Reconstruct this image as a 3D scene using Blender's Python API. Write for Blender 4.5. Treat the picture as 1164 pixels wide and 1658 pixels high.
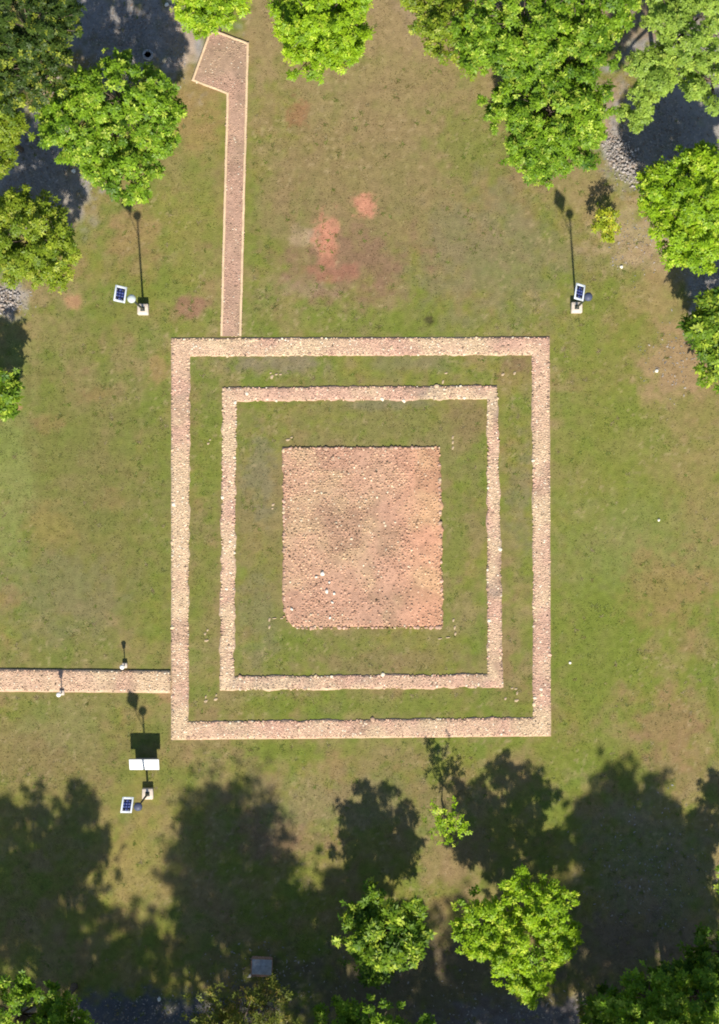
import bpy, math
import numpy as np

# ------------------------------------------------------------------ camera, sky, sun, exposure
for o in list(bpy.data.objects):
    bpy.data.objects.remove(o, do_unlink=True)
scene = bpy.context.scene
COL = scene.collection
PPM = 30.0            # photo pixels per metre on the ground
CX, CY, CAMZ = 582.0, 829.0, 96.0

cam_d = bpy.data.cameras.new('camera')
cam_d.sensor_fit = 'HORIZONTAL'; cam_d.sensor_width = 36.0
cam_d.lens = 36.0 * CAMZ / (1164 / PPM)
cam_d.clip_start = 1.0; cam_d.clip_end = 4000.0
cam = bpy.data.objects.new('camera', cam_d); COL.objects.link(cam)
cam.location = (0, 0, CAMZ); cam.rotation_euler = (0, 0, 0)
scene.camera = cam

SUN_EL = math.radians(45.0)
SH = np.array([-0.069, 1.0]) / math.hypot(0.069, 1.0)      # direction shadows fall, seen from above
world = bpy.data.worlds.new('World'); scene.world = world; world.use_nodes = True
wn = world.node_tree; wn.nodes.clear()
sky = wn.nodes.new('ShaderNodeTexSky'); sky.sky_type = 'NISHITA'; sky.sun_disc = False
sky.sun_elevation = SUN_EL; sky.sun_rotation = math.pi - 0.069
sky.air_density = 1.0; sky.dust_density = 0.6; sky.ozone_density = 2.5
bg = wn.nodes.new('ShaderNodeBackground'); bg.inputs['Strength'].default_value = 0.09
wo = wn.nodes.new('ShaderNodeOutputWorld')
wn.links.new(sky.outputs[0], bg.inputs[0]); wn.links.new(bg.outputs[0], wo.inputs[0])

sun_d = bpy.data.lights.new('sun', 'SUN'); sun_d.energy = 4.6; sun_d.angle = math.radians(1.2)
sun_d.color = (1.0, 0.94, 0.83)
sun = bpy.data.objects.new('sun', sun_d); COL.objects.link(sun)
from mathutils import Vector
ldir = Vector((SH[0] * math.cos(SUN_EL), SH[1] * math.cos(SUN_EL), -math.sin(SUN_EL)))
sun.rotation_euler = ldir.to_track_quat('-Z', 'Y').to_euler()
sun.location = (0, -60, 80)

scene.view_settings.view_transform = 'Standard'; scene.view_settings.look = 'None'
scene.view_settings.gamma = 1.0; scene.view_settings.use_curve_mapping = False
scene.view_settings.exposure = 0.60
scene.render.engine = 'CYCLES'
scene.cycles.filter_width = 1.9

# ------------------------------------------------------------------ helpers
RNG = np.random.default_rng(7)

def P(px, py, z=0.0):
    """place in the park of a spot seen at photo pixel (px, py), standing at height z"""
    k = (CAMZ - z) / CAMZ / PPM
    return np.array([(px - CX) * k, (CY - py) * k, z])

def tag(o, label=None, cat=None, group=None, kind=None):
    if label: o['label'] = label
    if cat: o['category'] = cat
    if group: o['group'] = group
    if kind: o['kind'] = kind
    return o

def empty(name, loc, rz=0.0):
    o = bpy.data.objects.new(name, None); COL.objects.link(o)
    o.location = loc; o.rotation_euler = (0, 0, rz); o.empty_display_size = 0.3
    return o

def mesh_np(name, V, F, col=None, smooth=False):
    """mesh from numpy arrays; F is (n,3) or (n,4) or a list of these"""
    me = bpy.data.meshes.new(name)
    V = np.asarray(V, dtype=np.float32)
    Fs = F if isinstance(F, list) else [F]
    Fs = [np.asarray(f, dtype=np.int32) for f in Fs if len(f)]
    me.vertices.add(len(V)); me.vertices.foreach_set('co', V.ravel())
    loops = np.concatenate([f.ravel() for f in Fs])
    tot = np.concatenate([np.full(len(f), f.shape[1], np.int32) for f in Fs])
    st = np.concatenate([[0], np.cumsum(tot)[:-1]]).astype(np.int32)
    me.loops.add(len(loops)); me.loops.foreach_set('vertex_index', loops)
    me.polygons.add(len(tot)); me.polygons.foreach_set('loop_start', st)
    me.polygons.foreach_set('loop_total', tot)
    if smooth: me.polygons.foreach_set('use_smooth', np.ones(len(tot), bool))
    if col is not None:
        a = me.attributes.new('Col', 'FLOAT_COLOR', 'POINT')
        c = np.ones((len(V), 4), np.float32); c[:, :3] = col
        a.data.foreach_set('color', c.ravel())
    me.update(calc_edges=True); me.validate()
    return me

def link(name, me, mat, parent=None, loc=None):
    o = bpy.data.objects.new(name, me); COL.objects.link(o)
    if mat is not None and not me.materials: me.materials.append(mat)
    if parent is not None: o.parent = parent
    if loc is not None: o.location = loc
    return o

class MB:
    """collects boxes and tubes into one mesh"""
    def __init__(s): s.V = []; s.T = []; s.Q = []; s.n = 0
    def add(s, V, T=(), Q=()):
        b = s.n
        s.V.append(np.asarray(V, float))
        if len(T): s.T.append(np.asarray(T) + b)
        if len(Q): s.Q.append(np.asarray(Q) + b)
        s.n += len(V)
    def box(s, c, d, R=None, bev=0.0):
        hx, hy, hz = np.array(d) / 2
        b = min(bev, hx * .9, hy * .9, hz * .9)
        if b <= 0:
            V = np.array([[x, y, z] for z in (-hz, hz) for y in (-hy, hy) for x in (-hx, hx)])
            Q = [[0, 2, 3, 1], [4, 5, 7, 6], [0, 1, 5, 4], [2, 6, 7, 3], [0, 4, 6, 2], [1, 3, 7, 5]]
        else:
            oc = [(-hx + b, -hy), (hx - b, -hy), (hx, -hy + b), (hx, hy - b), (hx - b, hy), (-hx + b, hy), (-hx, hy - b), (-hx, -hy + b)]
            f = [(x * (hx - b) / hx, y * (hy - b) / hy) for x, y in oc]
            V = [(x, y, -hz) for x, y in f] + [(x, y, -hz + b) for x, y in oc] + [(x, y, hz - b) for x, y in oc] + [(x, y, hz) for x, y in f]
            V += [(0, 0, -hz), (0, 0, hz)]
            V = np.array(V); Q = []; T = []
            for r in range(3):
                for i in range(8):
                    j = (i + 1) % 8; Q.append([r * 8 + i, r * 8 + j, r * 8 + 8 + j, r * 8 + 8 + i])
            for i in range(8):
                j = (i + 1) % 8; T.append([32, j, i]); T.append([33, 24 + i, 24 + j])
            if R is not None: V = V @ np.array(R).T
            s.add(V + np.array(c), T, Q); return
        if R is not None: V = V @ np.array(R).T
        s.add(V + np.array(c), (), Q)
    def tube(s, pts, rad, n=8, cap=True):
        pts = np.asarray(pts, float); rad = np.broadcast_to(rad, (len(pts),))
        V = []
        for i, p in enumerate(pts):
            d = pts[min(i + 1, len(pts) - 1)] - pts[max(i - 1, 0)]
            d = d / (np.linalg.norm(d) + 1e-9)
            a = np.cross(d, [0, 0, 1.0])
            if np.linalg.norm(a) < 0.05: a = np.cross(d, [1.0, 0, 0])
            a /= np.linalg.norm(a); b = np.cross(d, a)
            for k in range(n):
                t = 2 * math.pi * k / n
                V.append(p + rad[i] * (a * math.cos(t) + b * math.sin(t)))
        Q = []; T = []
        for i in range(len(pts) - 1):
            for k in range(n):
                l = (k + 1) % n
                Q.append([i * n + k, i * n + l, (i + 1) * n + l, (i + 1) * n + k])
        if cap:
            V.append(pts[0]); V.append(pts[-1]); m = len(pts) * n
            for k in range(n):
                l = (k + 1) % n
                T.append([m, l, k]); T.append([m + 1, (len(pts) - 1) * n + k, (len(pts) - 1) * n + l])
        s.add(V, T, Q)
    def build(s, name, mat, parent=None, loc=None, smooth=False, col=None):
        F = []
        if s.Q: F.append(np.concatenate(s.Q))
        if s.T: F.append(np.concatenate(s.T))
        me = mesh_np(name, np.concatenate(s.V), F, smooth=smooth, col=col)
        import bmesh
        bm = bmesh.new(); bm.from_mesh(me); bmesh.ops.recalc_face_normals(bm, faces=bm.faces); bm.to_mesh(me); bm.free()
        return link(name, me, mat, parent, loc)

def hash2(ix, iy, seed):
    h = (ix.astype(np.int64) * 374761393 + iy.astype(np.int64) * 668265263 + seed * 1274126177) & 0xffffffff
    h = ((h ^ (h >> 13)) * 1274126177) & 0xffffffff
    return ((h ^ (h >> 16)) & 0xffff) / 65535.0

def vnoise(x, y, seed=0):
    x = np.asarray(x, float); y = np.asarray(y, float)
    ix = np.floor(x); iy = np.floor(y); fx = x - ix; fy = y - iy
    fx = fx * fx * (3 - 2 * fx); fy = fy * fy * (3 - 2 * fy)
    a = hash2(ix, iy, seed); b = hash2(ix + 1, iy, seed); c = hash2(ix, iy + 1, seed); d = hash2(ix + 1, iy + 1, seed)
    return (a * (1 - fx) + b * fx) * (1 - fy) + (c * (1 - fx) + d * fx) * fy

def fbm(x, y, seed=0, oct=4):
    s = 0; a = 0.5; t = 0
    for i in range(oct):
        s = s + a * vnoise(x * 2 ** i + 17.3 * i, y * 2 ** i - 9.1 * i, seed + i); t += a; a *= 0.5
    return s / t            # 0..1, about 0.5

def sstep(a, b, x):
    t = np.clip((x - a) / (b - a), 0, 1); return t * t * (3 - 2 * t)

def mixc(c, d, t): return c * (1 - t[:, None]) + np.asarray(d) * t[:, None]

# ------------------------------------------------------------------ materials
def new_mat(name):
    m = bpy.data.materials.new(name); m.use_nodes = True
    n = m.node_tree; n.nodes.clear()
    out = n.nodes.new('ShaderNodeOutputMaterial')
    return m, n, out

def N(n, t, **kw):
    x = n.nodes.new(t)
    for k, v in kw.items():
        if hasattr(x, k): setattr(x, k, v)
        else: x.inputs[k].default_value = v
    return x

def coat(name, base=None, rough=0.85, spec=0.25, nscale=20.0, namp=0.25, bump=0.0, bscale=40.0, metallic=0.0, attr=False, nscale2=None):
    """principled material: a base (or the mesh's own colour) varied by noise, with fine relief"""
    m, n, out = new_mat(name)
    b = N(n, 'ShaderNodeBsdfPrincipled'); b.inputs['Roughness'].default_value = rough
    b.inputs['Specular IOR Level'].default_value = spec; b.inputs['Metallic'].default_value = metallic
    tc = N(n, 'ShaderNodeTexCoord')
    geo = N(n, 'ShaderNodeNewGeometry')
    nz = N(n, 'ShaderNodeTexNoise'); nz.inputs['Scale'].default_value = nscale; nz.inputs['Detail'].default_value = 5
    n.links.new(geo.outputs['Position'], nz.inputs['Vector'])
    mr = N(n, 'ShaderNodeMapRange'); mr.inputs['From Min'].default_value = 0.3; mr.inputs['From Max'].default_value = 0.7
    mr.inputs['To Min'].default_value = 1 - namp; mr.inputs['To Max'].default_value = 1 + namp
    n.links.new(nz.outputs['Fac'], mr.inputs['Value'])
    mx = N(n, 'ShaderNodeVectorMath', operation='SCALE')
    if attr:
        at = N(n, 'ShaderNodeAttribute'); at.attribute_name = 'Col'
        n.links.new(at.outputs['Color'], mx.inputs[0])
    else:
        mx.inputs[0].default_value = base
    n.links.new(mr.outputs[0], mx.inputs['Scale'])
    last = mx
    if nscale2:
        nz2 = N(n, 'ShaderNodeTexNoise'); nz2.inputs['Scale'].default_value = nscale2; nz2.inputs['Detail'].default_value = 6
        nz2.inputs['Roughness'].default_value = 0.7
        n.links.new(geo.outputs['Position'], nz2.inputs['Vector'])
        mr2 = N(n, 'ShaderNodeMapRange'); mr2.inputs['From Min'].default_value = 0.3; mr2.inputs['From Max'].default_value = 0.7
        mr2.inputs['To Min'].default_value = 1 - namp * .8; mr2.inputs['To Max'].default_value = 1 + namp * .8
        n.links.new(nz2.outputs['Fac'], mr2.inputs['Value'])
        mx2 = N(n, 'ShaderNodeVectorMath', operation='SCALE')
        n.links.new(mx.outputs[0], mx2.inputs[0]); n.links.new(mr2.outputs[0], mx2.inputs['Scale']); last = mx2
    n.links.new(last.outputs[0], b.inputs['Base Color'])
    if bump > 0:
        bz = N(n, 'ShaderNodeTexNoise'); bz.inputs['Scale'].default_value = bscale; bz.inputs['Detail'].default_value = 4
        n.links.new(geo.outputs['Position'], bz.inputs['Vector'])
        bp = N(n, 'ShaderNodeBump'); bp.inputs['Strength'].default_value = bump; bp.inputs['Distance'].default_value = 0.05
        n.links.new(bz.outputs['Fac'], bp.inputs['Height']); n.links.new(bp.outputs[0], b.inputs['Normal'])
    n.links.new(b.outputs[0], out.inputs[0])
    return m

def leaf_mat(name, trans=0.35, gloss=0.014):
    m, n, out = new_mat(name)
    at = N(n, 'ShaderNodeAttribute'); at.attribute_name = 'Col'
    df = N(n, 'ShaderNodeBsdfDiffuse'); tr = N(n, 'ShaderNodeBsdfTranslucent')
    gl = N(n, 'ShaderNodeBsdfGlossy'); gl.inputs['Roughness'].default_value = 0.45
    gl.inputs['Color'].default_value = (0.8, 0.85, 0.8, 1)
    warm = N(n, 'ShaderNodeVectorMath', operation='MULTIPLY'); warm.inputs[1].default_value = (1.15, 1.1, 0.5)
    n.links.new(at.outputs['Color'], df.inputs['Color']); n.links.new(at.outputs['Color'], warm.inputs[0])
    n.links.new(warm.outputs[0], tr.inputs['Color'])
    m1 = N(n, 'ShaderNodeMixShader'); m1.inputs[0].default_value = trans
    n.links.new(df.outputs[0], m1.inputs[1]); n.links.new(tr.outputs[0], m1.inputs[2])
    m2 = N(n, 'ShaderNodeMixShader'); m2.inputs[0].default_value = gloss
    n.links.new(m1.outputs[0], m2.inputs[1]); n.links.new(gl.outputs[0], m2.inputs[2])
    n.links.new(m2.outputs[0], out.inputs[0])
    return m

M = {}
M['ground'] = coat('lawn_ground', attr=True, rough=0.95, spec=0.1, nscale=2.6, namp=0.15, nscale2=11.0, bump=0.6, bscale=14.0)
M['stone'] = coat('laterite_stone', attr=True, rough=0.9, spec=0.2, nscale=9.0, namp=0.16, nscale2=45.0, bump=0.35, bscale=50.0)
M['mortar'] = coat('stone_bedding', attr=True, rough=0.95, spec=0.15, nscale=5.0, namp=0.16, nscale2=22.0, bump=0.7, bscale=22.0)
M['kerb'] = coat('kerb_stone', attr=True, rough=0.9, spec=0.2, nscale=6.0, namp=0.12, nscale2=40.0, bump=0.3, bscale=40.0)
M['bark'] = coat('bark', (0.13, 0.10, 0.075), rough=0.95, spec=0.1, nscale=12, namp=0.4, bump=0.6, bscale=18)
M['leaf'] = leaf_mat('leaf')
M['blade'] = leaf_mat('grass_blade', trans=0.25, gloss=0.01)
M['litter'] = coat('dry_leaf', attr=True, rough=0.9, spec=0.15, nscale=30, namp=0.2)
M['concrete'] = coat('pale_concrete', (0.62, 0.52, 0.42), rough=0.85, nscale=7, namp=0.14, nscale2=40, bump=0.2)
M['greyconc'] = coat('grey_concrete', (0.34, 0.33, 0.33), rough=0.9, nscale=5, namp=0.25, nscale2=30, bump=0.4)
M['brickb'] = coat('old_brick', (0.38, 0.22, 0.15), rough=0.9, nscale=9, namp=0.3, nscale2=40, bump=0.4)
M['white'] = coat('white_paint', (0.80, 0.79, 0.74), rough=0.6, nscale=3, namp=0.04, nscale2=25)
M['pole'] = coat('dark_green_pole_paint', (0.035, 0.045, 0.035), rough=0.5, spec=0.4, nscale=10, namp=0.2)
M['alu'] = coat('aluminium_frame', (0.62, 0.66, 0.70), rough=0.45, spec=0.5, nscale=10, namp=0.08)
M['cell'] = coat('solar_cell', (0.025, 0.040, 0.16), rough=0.35, spec=0.3, nscale=12, namp=0.25)
M['celld'] = coat('solar_cell_dark', (0.008, 0.010, 0.03), rough=0.35, spec=0.3, nscale=12, namp=0.2)
M['lampglass'] = coat('lamp_housing', (0.50, 0.55, 0.52), rough=0.35, spec=0.5, nscale=8, namp=0.08)
M['lampblue'] = coat('lamp_housing_blue', (0.07, 0.08, 0.13), rough=0.5, spec=0.3, nscale=8, namp=0.08)
M['dirtplinth'] = coat('plinth_render', (0.30, 0.27, 0.23), rough=0.9, nscale=4, namp=0.2, nscale2=20, bump=0.2)

# ------------------------------------------------------------------ the lawn
def g(px, py, cx, cy, rx, ry, seed, amp=0.9, hard=0.5):
    """soft ragged patch on the ground"""
    d = np.hypot((px - cx) / rx, (py - cy) / ry)
    w = (fbm(px / 14.0, py / 14.0, seed, 4) - 0.5) * 2 * amp + (fbm(px / 45.0, py / 45.0, seed + 9, 3) - .5) * amp
    if rx < 26:
        w = w + (fbm(px / 5.0, py / 5.0, seed + 3, 3) - .5) * 1.2
    return sstep(1 + hard, 1 - hard, d + w)

GRASS = np.array([0.182, 0.168, 0.040]); LUSH = np.array([0.130, 0.160, 0.026]); DRY = np.array([0.245, 0.178, 0.088])
BROWN = np.array([0.190, 0.132, 0.066]); SOIL = np.array([0.45, 0.205, 0.130]); SAND = np.array([0.36, 0.255, 0.165])
LIT = np.array([0.27, 0.25, 0.235]); GREYG = np.array([0.165, 0.145, 0.080]); PALE = np.array([0.185, 0.190, 0.070])

def ground_colour(x, y):
    px = x * PPM + CX; py = CY - y * PPM
    c = np.tile(GRASS, (len(px), 1))
    # broad tone
    l = sstep(0.42, 0.66, fbm(px / 130, py / 130, 3, 4))
    c = mixc(c, LUSH, l * 0.68)
    d = sstep(0.48, 0.68, fbm(px / 90 + 5, py / 90, 21, 5))
    c = mixc(c, DRY, d * 0.48)
    b = sstep(0.52, 0.70, fbm(px / 70, py / 70 + 31, 41, 5))
    c = mixc(c, BROWN, b * 0.42)
    m_ = fbm(px / 34, py / 34, 61, 4)
    c = mixc(c, (0.118, 0.158, 0.030), sstep(0.55, 0.72, m_) * 0.55)
    c = mixc(c, (0.225, 0.145, 0.070), sstep(0.45, 0.28, m_) * 0.5)
    # finer mottling
    f = fbm(px / 19, py / 19, 77, 4)
    c = mixc(c, LUSH, sstep(0.52, 0.70, f) * 0.5)
    c = mixc(c, DRY, sstep(0.47, 0.29, f) * 0.42)
    # patches: (x, y, rx, ry, colour, strength)
    Z = [(130, 830, 150, 300, (0.128, 0.138, 0.036), .6), (1010, 820, 140, 330, (0.160, 0.172, 0.036), .5), (620, 240, 200, 220, (0.225, 0.172, 0.080), .55), (1130, 650, 60, 260, (0.235, 0.172, 0.075), .45), (300, 300, 60, 180, (0.19, 0.185, 0.05), .4), (110, 1230, 160, 110, (0.17, 0.150, 0.05), .4),
         (640, 120, 150, 130, DRY, .55), (430, 60, 30, 80, DRY, .75), (630, 30, 60, 60, DRY, .8), (620, 330, 210, 150, BROWN, .38),
         (770, 230, 60, 60, LUSH, .55), (700, 520, 190, 25, LUSH, .55), (800, 420, 110, 110, GREYG, .5),
         (560, 430, 95, 48, (0.20, 0.115, 0.075), .75), (500, 470, 40, 16, (0.28, 0.19, 0.13), .4), (400, 340, 14, 170, LUSH, .4),
         (492, 388, 22, 14, SAND, .5), (500, 380, 9, 10, SAND, .5), (480, 185, 16, 20, (0.24, 0.11, 0.06), .6),
         (215, 390, 40, 40, (0.26, 0.16, 0.08), .55), (310, 165, 40, 70, (0.28, 0.17, 0.08), .5), (300, 495, 26, 17, (0.24, 0.12, 0.085), .75),
         (60, 470, 70, 25, DRY, .8), (90, 540, 60, 40, DRY, .4),
         (20, 770, 30, 160, (0.180, 0.200, 0.058), .65), (85, 640, 18, 130, LUSH, .3), (80, 860, 34, 40, (0.22, 0.17, 0.055), .6), (150, 800, 90, 280, BROWN, .15),
         (110, 960, 90, 60, GREYG, .4), (255, 850, 20, 300, LUSH, .4),
         (1000, 720, 90, 140, LUSH, .35), (980, 1020, 70, 130, LUSH, .65), (1020, 880, 120, 70, PALE, .3), (1080, 960, 60, 60, (0.25, 0.15, 0.07), .45),
         (1100, 590, 60, 50, (0.30, 0.19, 0.11), .7), (1080, 1180, 60, 50, (0.24, 0.14, 0.08), .6), (1020, 385, 60, 50, SAND, .6),
         (1080, 340, 30, 50, SAND, .5), (1050, 470, 45, 45, (0.28, 0.19, 0.09), .5), (945, 300, 60, 60, DRY, .6), (960, 470, 60, 60, LUSH, .35),
         (450, 1215, 60, 18, LUSH, .7), (940, 1215, 60, 40, LUSH, .6), (560, 1300, 180, 40, GREYG, .35), (740, 1400, 50, 60, (0.24, 0.16, 0.09), .6),
         (230, 1400, 60, 80, (0.24, 0.19, 0.06), .5), (90, 1230, 90, 40, BROWN, .5), (270, 1125, 18, 14, (0.29, 0.17, 0.09), .7),
         (100, 1180, 50, 40, PALE, .3), (720, 1290, 50, 22, BROWN, .6),
         (580, 680, 130, 25, LUSH, .5), (450, 590, 80, 18, (0.19, 0.155, 0.095), .85), (570, 880, 230, 240, (0.178, 0.148, 0.062), .55), (345, 720, 20, 120, LUSH, .55), (420, 760, 22, 60, GREYG, .7),
         (760, 680, 28, 30, BROWN, .6), (840, 590, 24, 14, (0.17, 0.11, 0.06), .8), (845, 800, 18, 70, GREYG, .5), (735, 900, 20, 80, LUSH, .5),
         (500, 1045, 60, 20, LUSH, .5), (640, 1070, 100, 18, BROWN, .4), (600, 1140, 240, 16, LUSH, .4), (420, 1000, 24, 70, GREYG, .4), (330, 950, 16, 160, LUSH, .35),
         (620, 650, 60, 12, GREYG, .7), (660, 590, 60, 14, GREYG, .5),
         # bare soil
         (527, 371, 16, 22, SOIL, .9), (588, 333, 16, 18, SOIL, .9), (530, 405, 12, 20, (0.42, 0.18, 0.11), .5), (532, 400, 12, 16, SOIL, .45), (540, 440, 35, 14, (0.30, 0.12, 0.085), .5),
         (116, 487, 13, 10, SOIL, .4), (980, 215, 14, 14, SOIL, .8), (20, 662, 9, 8, SOIL, .7), (255, 600, 16, 26, (0.30, 0.17, 0.09), .5),
         (694, 518, 7, 8, (0.05, 0.04, 0.02), .8), (80, 690, 24, 14, (0.26, 0.13, 0.07), .25), (180, 810, 26, 16, (0.27, 0.14, 0.08), .2),
         (15, 965, 22, 14, (0.30, 0.14, 0.09), .25), (155, 640, 24, 12, (0.25, 0.12, 0.065), .25),
         # leaf litter and grit under the trees
         (210, 55, 105, 80, LIT, 1.0), (292, 50, 26, 60, (0.36, 0.27, 0.20), .8), (55, 275, 80, 75, LIT, 1.0), (105, 330, 34, 44, (0.28, 0.24, 0.20), .8), (85, 140, 18, 60, (0.33, 0.21, 0.13), .8),
         (10, 485, 32, 26, (0.30, 0.26, 0.22), .9), (1075, 215, 58, 66, LIT, 1.0), (1008, 245, 26, 40, (0.31, 0.28, 0.26), .9), (990, 170, 25, 50, (0.30, 0.22, 0.16), .8),
         (1150, 458, 38, 48, LIT, 1.0), (1140, 120, 120, 160, LIT, .9), (900, 20, 200, 60, (0.24, 0.17, 0.11), .8),
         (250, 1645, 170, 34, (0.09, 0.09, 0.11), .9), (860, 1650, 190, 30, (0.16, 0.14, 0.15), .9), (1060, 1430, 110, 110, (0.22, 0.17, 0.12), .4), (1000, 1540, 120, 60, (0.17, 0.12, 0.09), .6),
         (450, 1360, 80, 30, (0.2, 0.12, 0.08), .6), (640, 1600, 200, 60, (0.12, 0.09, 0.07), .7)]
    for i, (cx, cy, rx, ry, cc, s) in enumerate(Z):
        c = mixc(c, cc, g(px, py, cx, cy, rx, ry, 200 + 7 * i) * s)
    # speckle of pale straw
    sp = sstep(0.70, 0.82, fbm(px / 5.0, py / 5.0, 555, 2)) * sstep(0.4, 0.6, fbm(px / 120, py / 120, 560, 3))
    c = mixc(c, (0.34, 0.26, 0.14), sp * 0.45)
    return c

def axis(lo, hi, step, far):
    core = np.arange(lo, hi + 1e-6, step); out = []; s = step; p = hi
    while p < far:
        s *= 1.35; p += s; out.append(p)
    out = np.array(out)
    return np.concatenate([(lo - (out - hi))[::-1], core, out])
gx = axis(-22.5, 22.5, 0.125, 1800.0); gy = axis(-31.0, 31.0, 0.125, 1800.0)
GX, GY = np.meshgrid(gx, gy)
vx = GX.ravel(); vy = GY.ravel()
near = np.clip(1 - (np.maximum(np.abs(vx) - 22, 0) + np.maximum(np.abs(vy) - 30, 0)) / 10, 0, 1)
def ground_z(x, y):
    return 0.035 * (fbm(x / 3.0, y / 3.0, 901, 3) - 0.5) + 0.02 * (fbm(x / .5, y / .5, 911, 2) - 0.5)
vz = ground_z(vx, vy) * near
nx_, ny_ = len(gx), len(gy)
idx = np.arange(nx_ * ny_).reshape(ny_, nx_)
Q = np.stack([idx[:-1, :-1].ravel(), idx[:-1, 1:].ravel(), idx[1:, 1:].ravel(), idx[1:, :-1].ravel()], 1)
ground = link('ground', mesh_np('ground', np.stack([vx, vy, vz], 1), Q, ground_colour(vx, vy), smooth=True), M['ground'])
tag(ground, 'mown olive green lawn with dry tan and bare red patches', kind='structure')

# ------------------------------------------------------------------ stonework
CREAM = np.array([0.63, 0.470, 0.300]); PINK = np.array([0.58, 0.360, 0.262]); BRN = np.array([0.38, 0.250, 0.172])
GREY = np.array([0.30, 0.250, 0.210]); WHT = np.array([0.78, 0.68, 0.52]); DARK = np.array([0.10, 0.070, 0.05])

def stone_cols(x, y, pal, rng, seed):
    """pal = weights (cream, pink, brown, grey) of the region, shifted by slow noise along the wall"""
    base = np.array([CREAM, PINK, BRN, GREY])
    w = np.tile(np.array(pal, float), (len(x), 1))
    w[:, 0] *= 0.10 + 2.0 * sstep(.36, .62, fbm(x / 1.6, y / 1.6, seed, 3))
    w[:, 1] *= 0.10 + 2.0 * sstep(.36, .62, fbm(x / 1.9, y / 1.9, seed + 3, 3))
    w[:, 3] *= 3.2 * sstep(.56, .74, fbm(x / 1.3, y / 1.3, seed + 5, 3))
    w *= rng.uniform(.15, 1.0, w.shape)
    w = w / w.sum(1, keepdims=True)
    c = w @ base
    c *= rng.normal(1.0, 0.19, (len(x), 1)).clip(.5, 1.5)
    r = rng.random(len(x))
    c[r < .018] = DARK * rng.uniform(.9, 2.2, ((r < .018).sum(), 1))
    c[r > .94] = WHT * rng.uniform(.8, 1.1, ((r > .94).sum(), 1))
    return c

def stones_mesh(name, x, y, z, r, h, cols, rng):
    """many six-sided worn stones, one mesh"""
    n = len(x); k = 6
    a = np.arange(k)[None] * 2 * math.pi / k + rng.uniform(0, 6.28, (n, 1)) + rng.normal(0, .16, (n, k))
    rr = r[:, None] * rng.uniform(.78, 1.18, (n, k))
    el = rng.uniform(.72, 1.0, (n, 1)); th = rng.uniform(0, 3.14, (n, 1))
    ca, sa = np.cos(a) * rr, np.sin(a) * rr * el
    X = ca * np.cos(th) - sa * np.sin(th); Y = ca * np.sin(th) + sa * np.cos(th)
    tx = rng.normal(0, .09, (n, 1)); ty = rng.normal(0, .09, (n, 1))
    b = np.stack([x[:, None] + X, y[:, None] + Y, np.repeat((z - .05)[:, None], k, 1)], 2)
    t = np.stack([x[:, None] + X * .76, y[:, None] + Y * .76, (z + h)[:, None] + X * tx + Y * ty], 2)
    c = np.stack([x, y, z + h * 1.12], 1)[:, None]
    V = np.concatenate([b, t, c], 1).reshape(-1, 3)
    o = (np.arange(n) * 13)[:, None, None]
    i = np.arange(k); j = (i + 1) % k
    q = np.stack([i, j, k + j, k + i], 1)[None] + o
    tt = np.stack([k + i, k + j, np.full(k, 12)], 1)[None] + o
    C = np.repeat(cols[:, None], 13, 1).reshape(-1, 3)
    return mesh_np(name, V, [q.reshape(-1, 4), tt.reshape(-1, 3)], C)

def single_stone(rng, r, h, col):
    return stones_mesh('stone', np.zeros(1), np.zeros(1), np.zeros(1), np.array([r]), np.array([h]), np.array([col]), rng)
rs = np.random.default_rng(99)
DULL = single_stone(rs, 1.0, .55, CREAM * .72); DULL.materials.append(M['stone'])
EDGE_STONES = [single_stone(rs, 1.0, .55, c) for c in (CREAM * 1.1, CREAM * .95, PINK * 1.15, WHT, PINK * .9, BRN * 1.1)]
for m_ in EDGE_STONES: m_.materials.append(M['stone'])

def strip(L, R, m, zf, closed=False, drop=0.12):
    """raised strip between two lines of equal length; zf(x, y) gives the top"""
    L = np.asarray(L); R = np.asarray(R); n = len(L)
    s = np.linspace(0, 1, m)
    pts = L[:, None] * (1 - s[None, :, None]) + R[:, None] * s[None, :, None]
    X, Y = pts[..., 0].ravel(), pts[..., 1].ravel()
    Z = zf(X, Y).reshape(n, m)
    edge = np.zeros((n, m)); edge[:, 0] = edge[:, -1] = .03
    if not closed: edge[0] = edge[-1] = .03
    top = np.stack([pts[..., 0], pts[..., 1], Z - edge], 2)
    lo_l = np.stack([L[:, 0], L[:, 1], np.full(n, -drop)], 1)[:, None]; lo_r = np.stack([R[:, 0], R[:, 1], np.full(n, -drop)], 1)[:, None]
    G = np.concatenate([lo_l, top, lo_r], 1); mm = m + 2
    if not closed:
        a = G[:1].copy(); a[..., 2] = -drop; b = G[-1:].copy(); b[..., 2] = -drop
        G = np.concatenate([a, G, b], 0)
    nn = len(G); id_ = np.arange(nn * mm).reshape(nn, mm)
    if closed: id_ = np.concatenate([id_, id_[:1]], 0)
    F = np.stack([id_[:-1, :-1].ravel(), id_[:-1, 1:].ravel(), id_[1:, 1:].ravel(), id_[1:, :-1].ravel()], 1)
    return G.reshape(-1, 3), F

def fix_up(me):
    import bmesh
    bm = bmesh.new(); bm.from_mesh(me); bmesh.ops.recalc_face_normals(bm, faces=bm.faces)
    if sum(f.normal.z * f.calc_area() for f in bm.faces) < 0: bmesh.ops.reverse_faces(bm, faces=bm.faces)
    bm.to_mesh(me); bm.free()

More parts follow.
